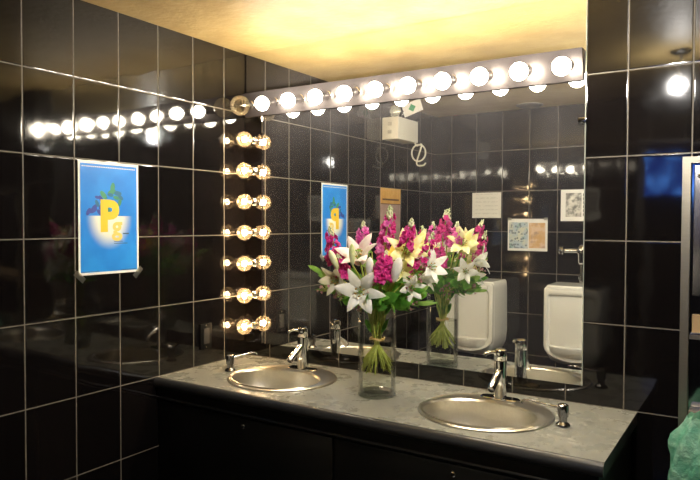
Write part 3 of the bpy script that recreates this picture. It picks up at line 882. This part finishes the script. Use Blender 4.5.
# --- stocks (positions in the room)
stock('tall slender pink stock spike with greenish tip, topmost of the bouquet', (.968,-.312,1.420), (.990,-.288,1.606), M_pink, 12, .029, seed=1)
stock('dense magenta stock at the centre front, above the big white lily', (1.025,-.410,1.330), (1.034,-.392,1.437), M_mag, 22, .042, seed=2)
stock('pink stock spike left of the topmost one, behind the pale lily', (.892,-.330,1.430), (.893,-.325,1.545), M_pink, 11, .034, seed=3)
stock('pink stock leaning out at the far left of the bouquet', (.825,-.415,1.390), (.792,-.412,1.525), M_mag, 11, .036, seed=4)
stock('pink stock spike with green tip behind the yellow lily', (1.045,-.235,1.445), (1.058,-.228,1.545), M_pink, 10, .031, seed=5)
stock('magenta stock on the right side of the bouquet, leaning outward beside the yellow lily', (1.125,-.312,1.365), (1.172,-.280,1.505), M_mag, 13, .027, seed=6)
stock('tall pink stock at the back of the bouquet, tallest in its mirror image', (.965,-.275,1.460), (.985,-.265,1.600), M_mag, 11, .035, seed=7)
stock('thick magenta stock at the back, centre of the bouquet in its mirror image', (.985,-.185,1.340), (.990,-.178,1.450), M_mag, 22, .042, seed=8)
stock('pink stock leaning right at the back, rightmost spike of the mirror image', (1.085,-.345,1.440), (1.125,-.365,1.555), M_mag, 11, .031, seed=9)
stock('small magenta stock low at the left, under the leaning pink one', (.868,-.425,1.340), (.850,-.445,1.420), M_mag, 11, .032, seed=10)
# --- lilies
def lily(label, C, axis, R, mat, roll=0.0, seed=0, **kw):
    ax = Vector(axis).normalized()
    t, st = flower('lily', label, 'flower', Vector(C), 'lilies in the bouquet', .0035)
    open_lily(t, st.B - ax*R*.35, ax, R, mat, roll, seed=seed, **kw); return t, st
lily('big white open lily at the front left, facing out below the others', (.955,-.450,1.288), (.46,-.85,.08), .100, M_white, -.08, 1, a0=.5, a1=1.72)
lily('pale blush lily at the upper left, above the big white lily', (.910,-.385,1.410), (.12,-.66,.68), .108, M_blush, .1, 2, a0=.35, a1=1.35)
lily('yellow lily at the upper right beside the magenta stock', (1.070,-.300,1.430), (.42,-.75,.48), .102, M_yell, .7, 3, a0=.35, a1=1.45)
lily('smaller yellow lily half hidden just below the upper right one', (1.062,-.330,1.362), (.50,-.82,.20), .062, M_yell, .2, 4, a0=.4, a1=1.5)
lily('white lily opening to the right side of the bouquet', (1.150,-.262,1.375), (.90,-.45,.20), .084, M_white, .5, 5, a0=.35, a1=1.5)
lily('cream drooping lily low at the far left of the bouquet', (.848,-.438,1.330), (-.05,-.95,-.22), .088, M_cream2, .0, 6, a0=.3, a1=1.3)
lily('yellow lily at the back of the bouquet, seen in the mirror', (1.078,-.240,1.450), (.40,.72,.45), .096, M_yell, .3, 7, a0=.35, a1=1.5)
lily('gold lily at the back of the bouquet, left of the yellow one in the mirror', (.950,-.192,1.405), (-.15,.85,.45), .070, M_gold, .6, 8, a0=.35, a1=1.4)
lily('small white lily low at the right front of the bouquet', (1.105,-.330,1.300), (.66,-.72,.05), .066, M_white, .2, 9, a0=.4, a1=1.5)
lily('white lily low at the back of the bouquet, seen in the mirror', (1.105,-.205,1.330), (.55,.80,.1), .072, M_white, .2, 10, a0=.4, a1=1.5)
# --- lily buds
for lab, B, ax, L, r in (('closed green lily bud at left between the pink stocks', (.862,-.455,1.365), (-.40,-.15,.9), .082, .0135),
                         ('upright closed lily bud in the middle of the bouquet, left of centre', (.925,-.455,1.385), (.02,-.1,1), .080, .0125),
                         ('fat white lily bud at the centre, right of the big white lily', (.978,-.425,1.345), (.12,-.1,.95), .072, .0150),
                         ('long white lily bud right of the magenta stock at the front', (1.068,-.400,1.325), (.30,-.1,.88), .098, .019)):
    t, st = flower('lily_bud', lab, 'flower', B, 'closed lily buds', .003)
    bud(t, st.B, ax, L, r, M_white if 'white' in lab else None)
# --- filler
for lab, B, sd in (('pinkish filler sprig right of the centre front of the bouquet', (1.010,-.400,1.325), 1),
                   ('pinkish filler sprig hanging low at the right of the bouquet', (1.085,-.315,1.245), 2),
                   ('dark pink filler sprig low at the left of the big white lily', (.835,-.400,1.265), 3),
                   ('pinkish filler sprig under the magenta stock at the front', (.985,-.410,1.265), 4),
                   ('filler sprig at the back left, above the vase in the mirror', (.925,-.225,1.275), 5),
                   ('filler sprig low at the back, seen in the mirror over the vase', (1.020,-.205,1.235), 6),
                   ('filler sprig reaching far right at the back in the mirror image', (1.130,-.300,1.385), 7)):
    wax(lab, B, sd)
# --- leaves
for i, (B, L, W) in enumerate((((.835,-.420,1.285),.075,.026), ((.900,-.390,1.235),.070,.036), ((1.020,-.385,1.250),.085,.042), ((1.045,-.350,1.225),.085,.042),
                               ((.985,-.410,1.255),.075,.040), ((1.095,-.270,1.270),.085,.034), ((.900,-.215,1.270),.080,.036), ((1.010,-.195,1.275),.085,.042),
                               ((1.080,-.225,1.260),.085,.040), ((.960,-.215,1.330),.080,.038), ((.860,-.300,1.330),.075,.032), ((1.010,-.310,1.380),.085,.030),
                               ((.935,-.330,1.430),.085,.024), ((1.110,-.320,1.290),.080,.028))):
    sprig(B, 40+i, 8, L, W, M_leaf2 if i in (0,5,12) else None)
for i, B in enumerate(((.905,-.375,1.222),(.985,-.385,1.222),(1.030,-.325,1.222),(.915,-.265,1.222),(.985,-.245,1.222),(.870,-.345,1.245),(1.075,-.340,1.240),(.945,-.395,1.235))):
    sprig(B, 70+i, 9, .062, .028)
for lab, B, sd in (('pinkish filler sprig between the white bud and the yellow lily', (1.020,-.395,1.375), 11),
                   ('pinkish filler sprig at the right rim of the bouquet beside the white lily', (1.120,-.330,1.320), 12),
                   ('filler sprig left of the big white lily, among the narrow leaves', (.800,-.440,1.290), 13),
                   ('filler sprig low in front, under the big white lily', (.945,-.420,1.232), 14)):
    wax(lab, B, sd)
t, st = flower('leaf_sprig', 'long narrow pale leaves drooping at the far left of the bouquet', 'foliage', (.775,-.430,1.345), 'narrow leaves at the bouquet edges', .0022)
m = MB()
for k in range(6): leaf(m, st.pts[-1-k*2], Vector((-.7+.12*k, -.5+.15*(k%3), .5-.25*k)), .075, .020, .9, .4*k)
m.build('foliage', M_leaf2, t)
t, st = flower('leaf_sprig', 'long narrow leaves hanging down at the right side of the vase', 'foliage', (1.110,-.285,1.235), 'narrow leaves at the bouquet edges', .0022)
m = MB()
for k in range(6): leaf(m, st.pts[-1-k*2], Vector((.8-.1*k, -.2+.2*(k%3), .1-.15*k)), .085, .016, 1.2, .4*k)
m.build('foliage', M_leaf2, t)
# band round the stems
b = MB()
for q in (0, .0045): b.tube([(.0285*cos(a), .0285*sin(a), q+.002*sin(3*a)) for a in [2*pi*k/40 for k in range(41)]], .0022, 6)
bd = b.build('rubber_band', simple('tan_rubber', (.62,.42,.14), .5), loc=(VX,VY,BUNDLE_Z-.002))
tag(bd, 'tan rubber band tied round the flower stems inside the vase', 'rubber band')
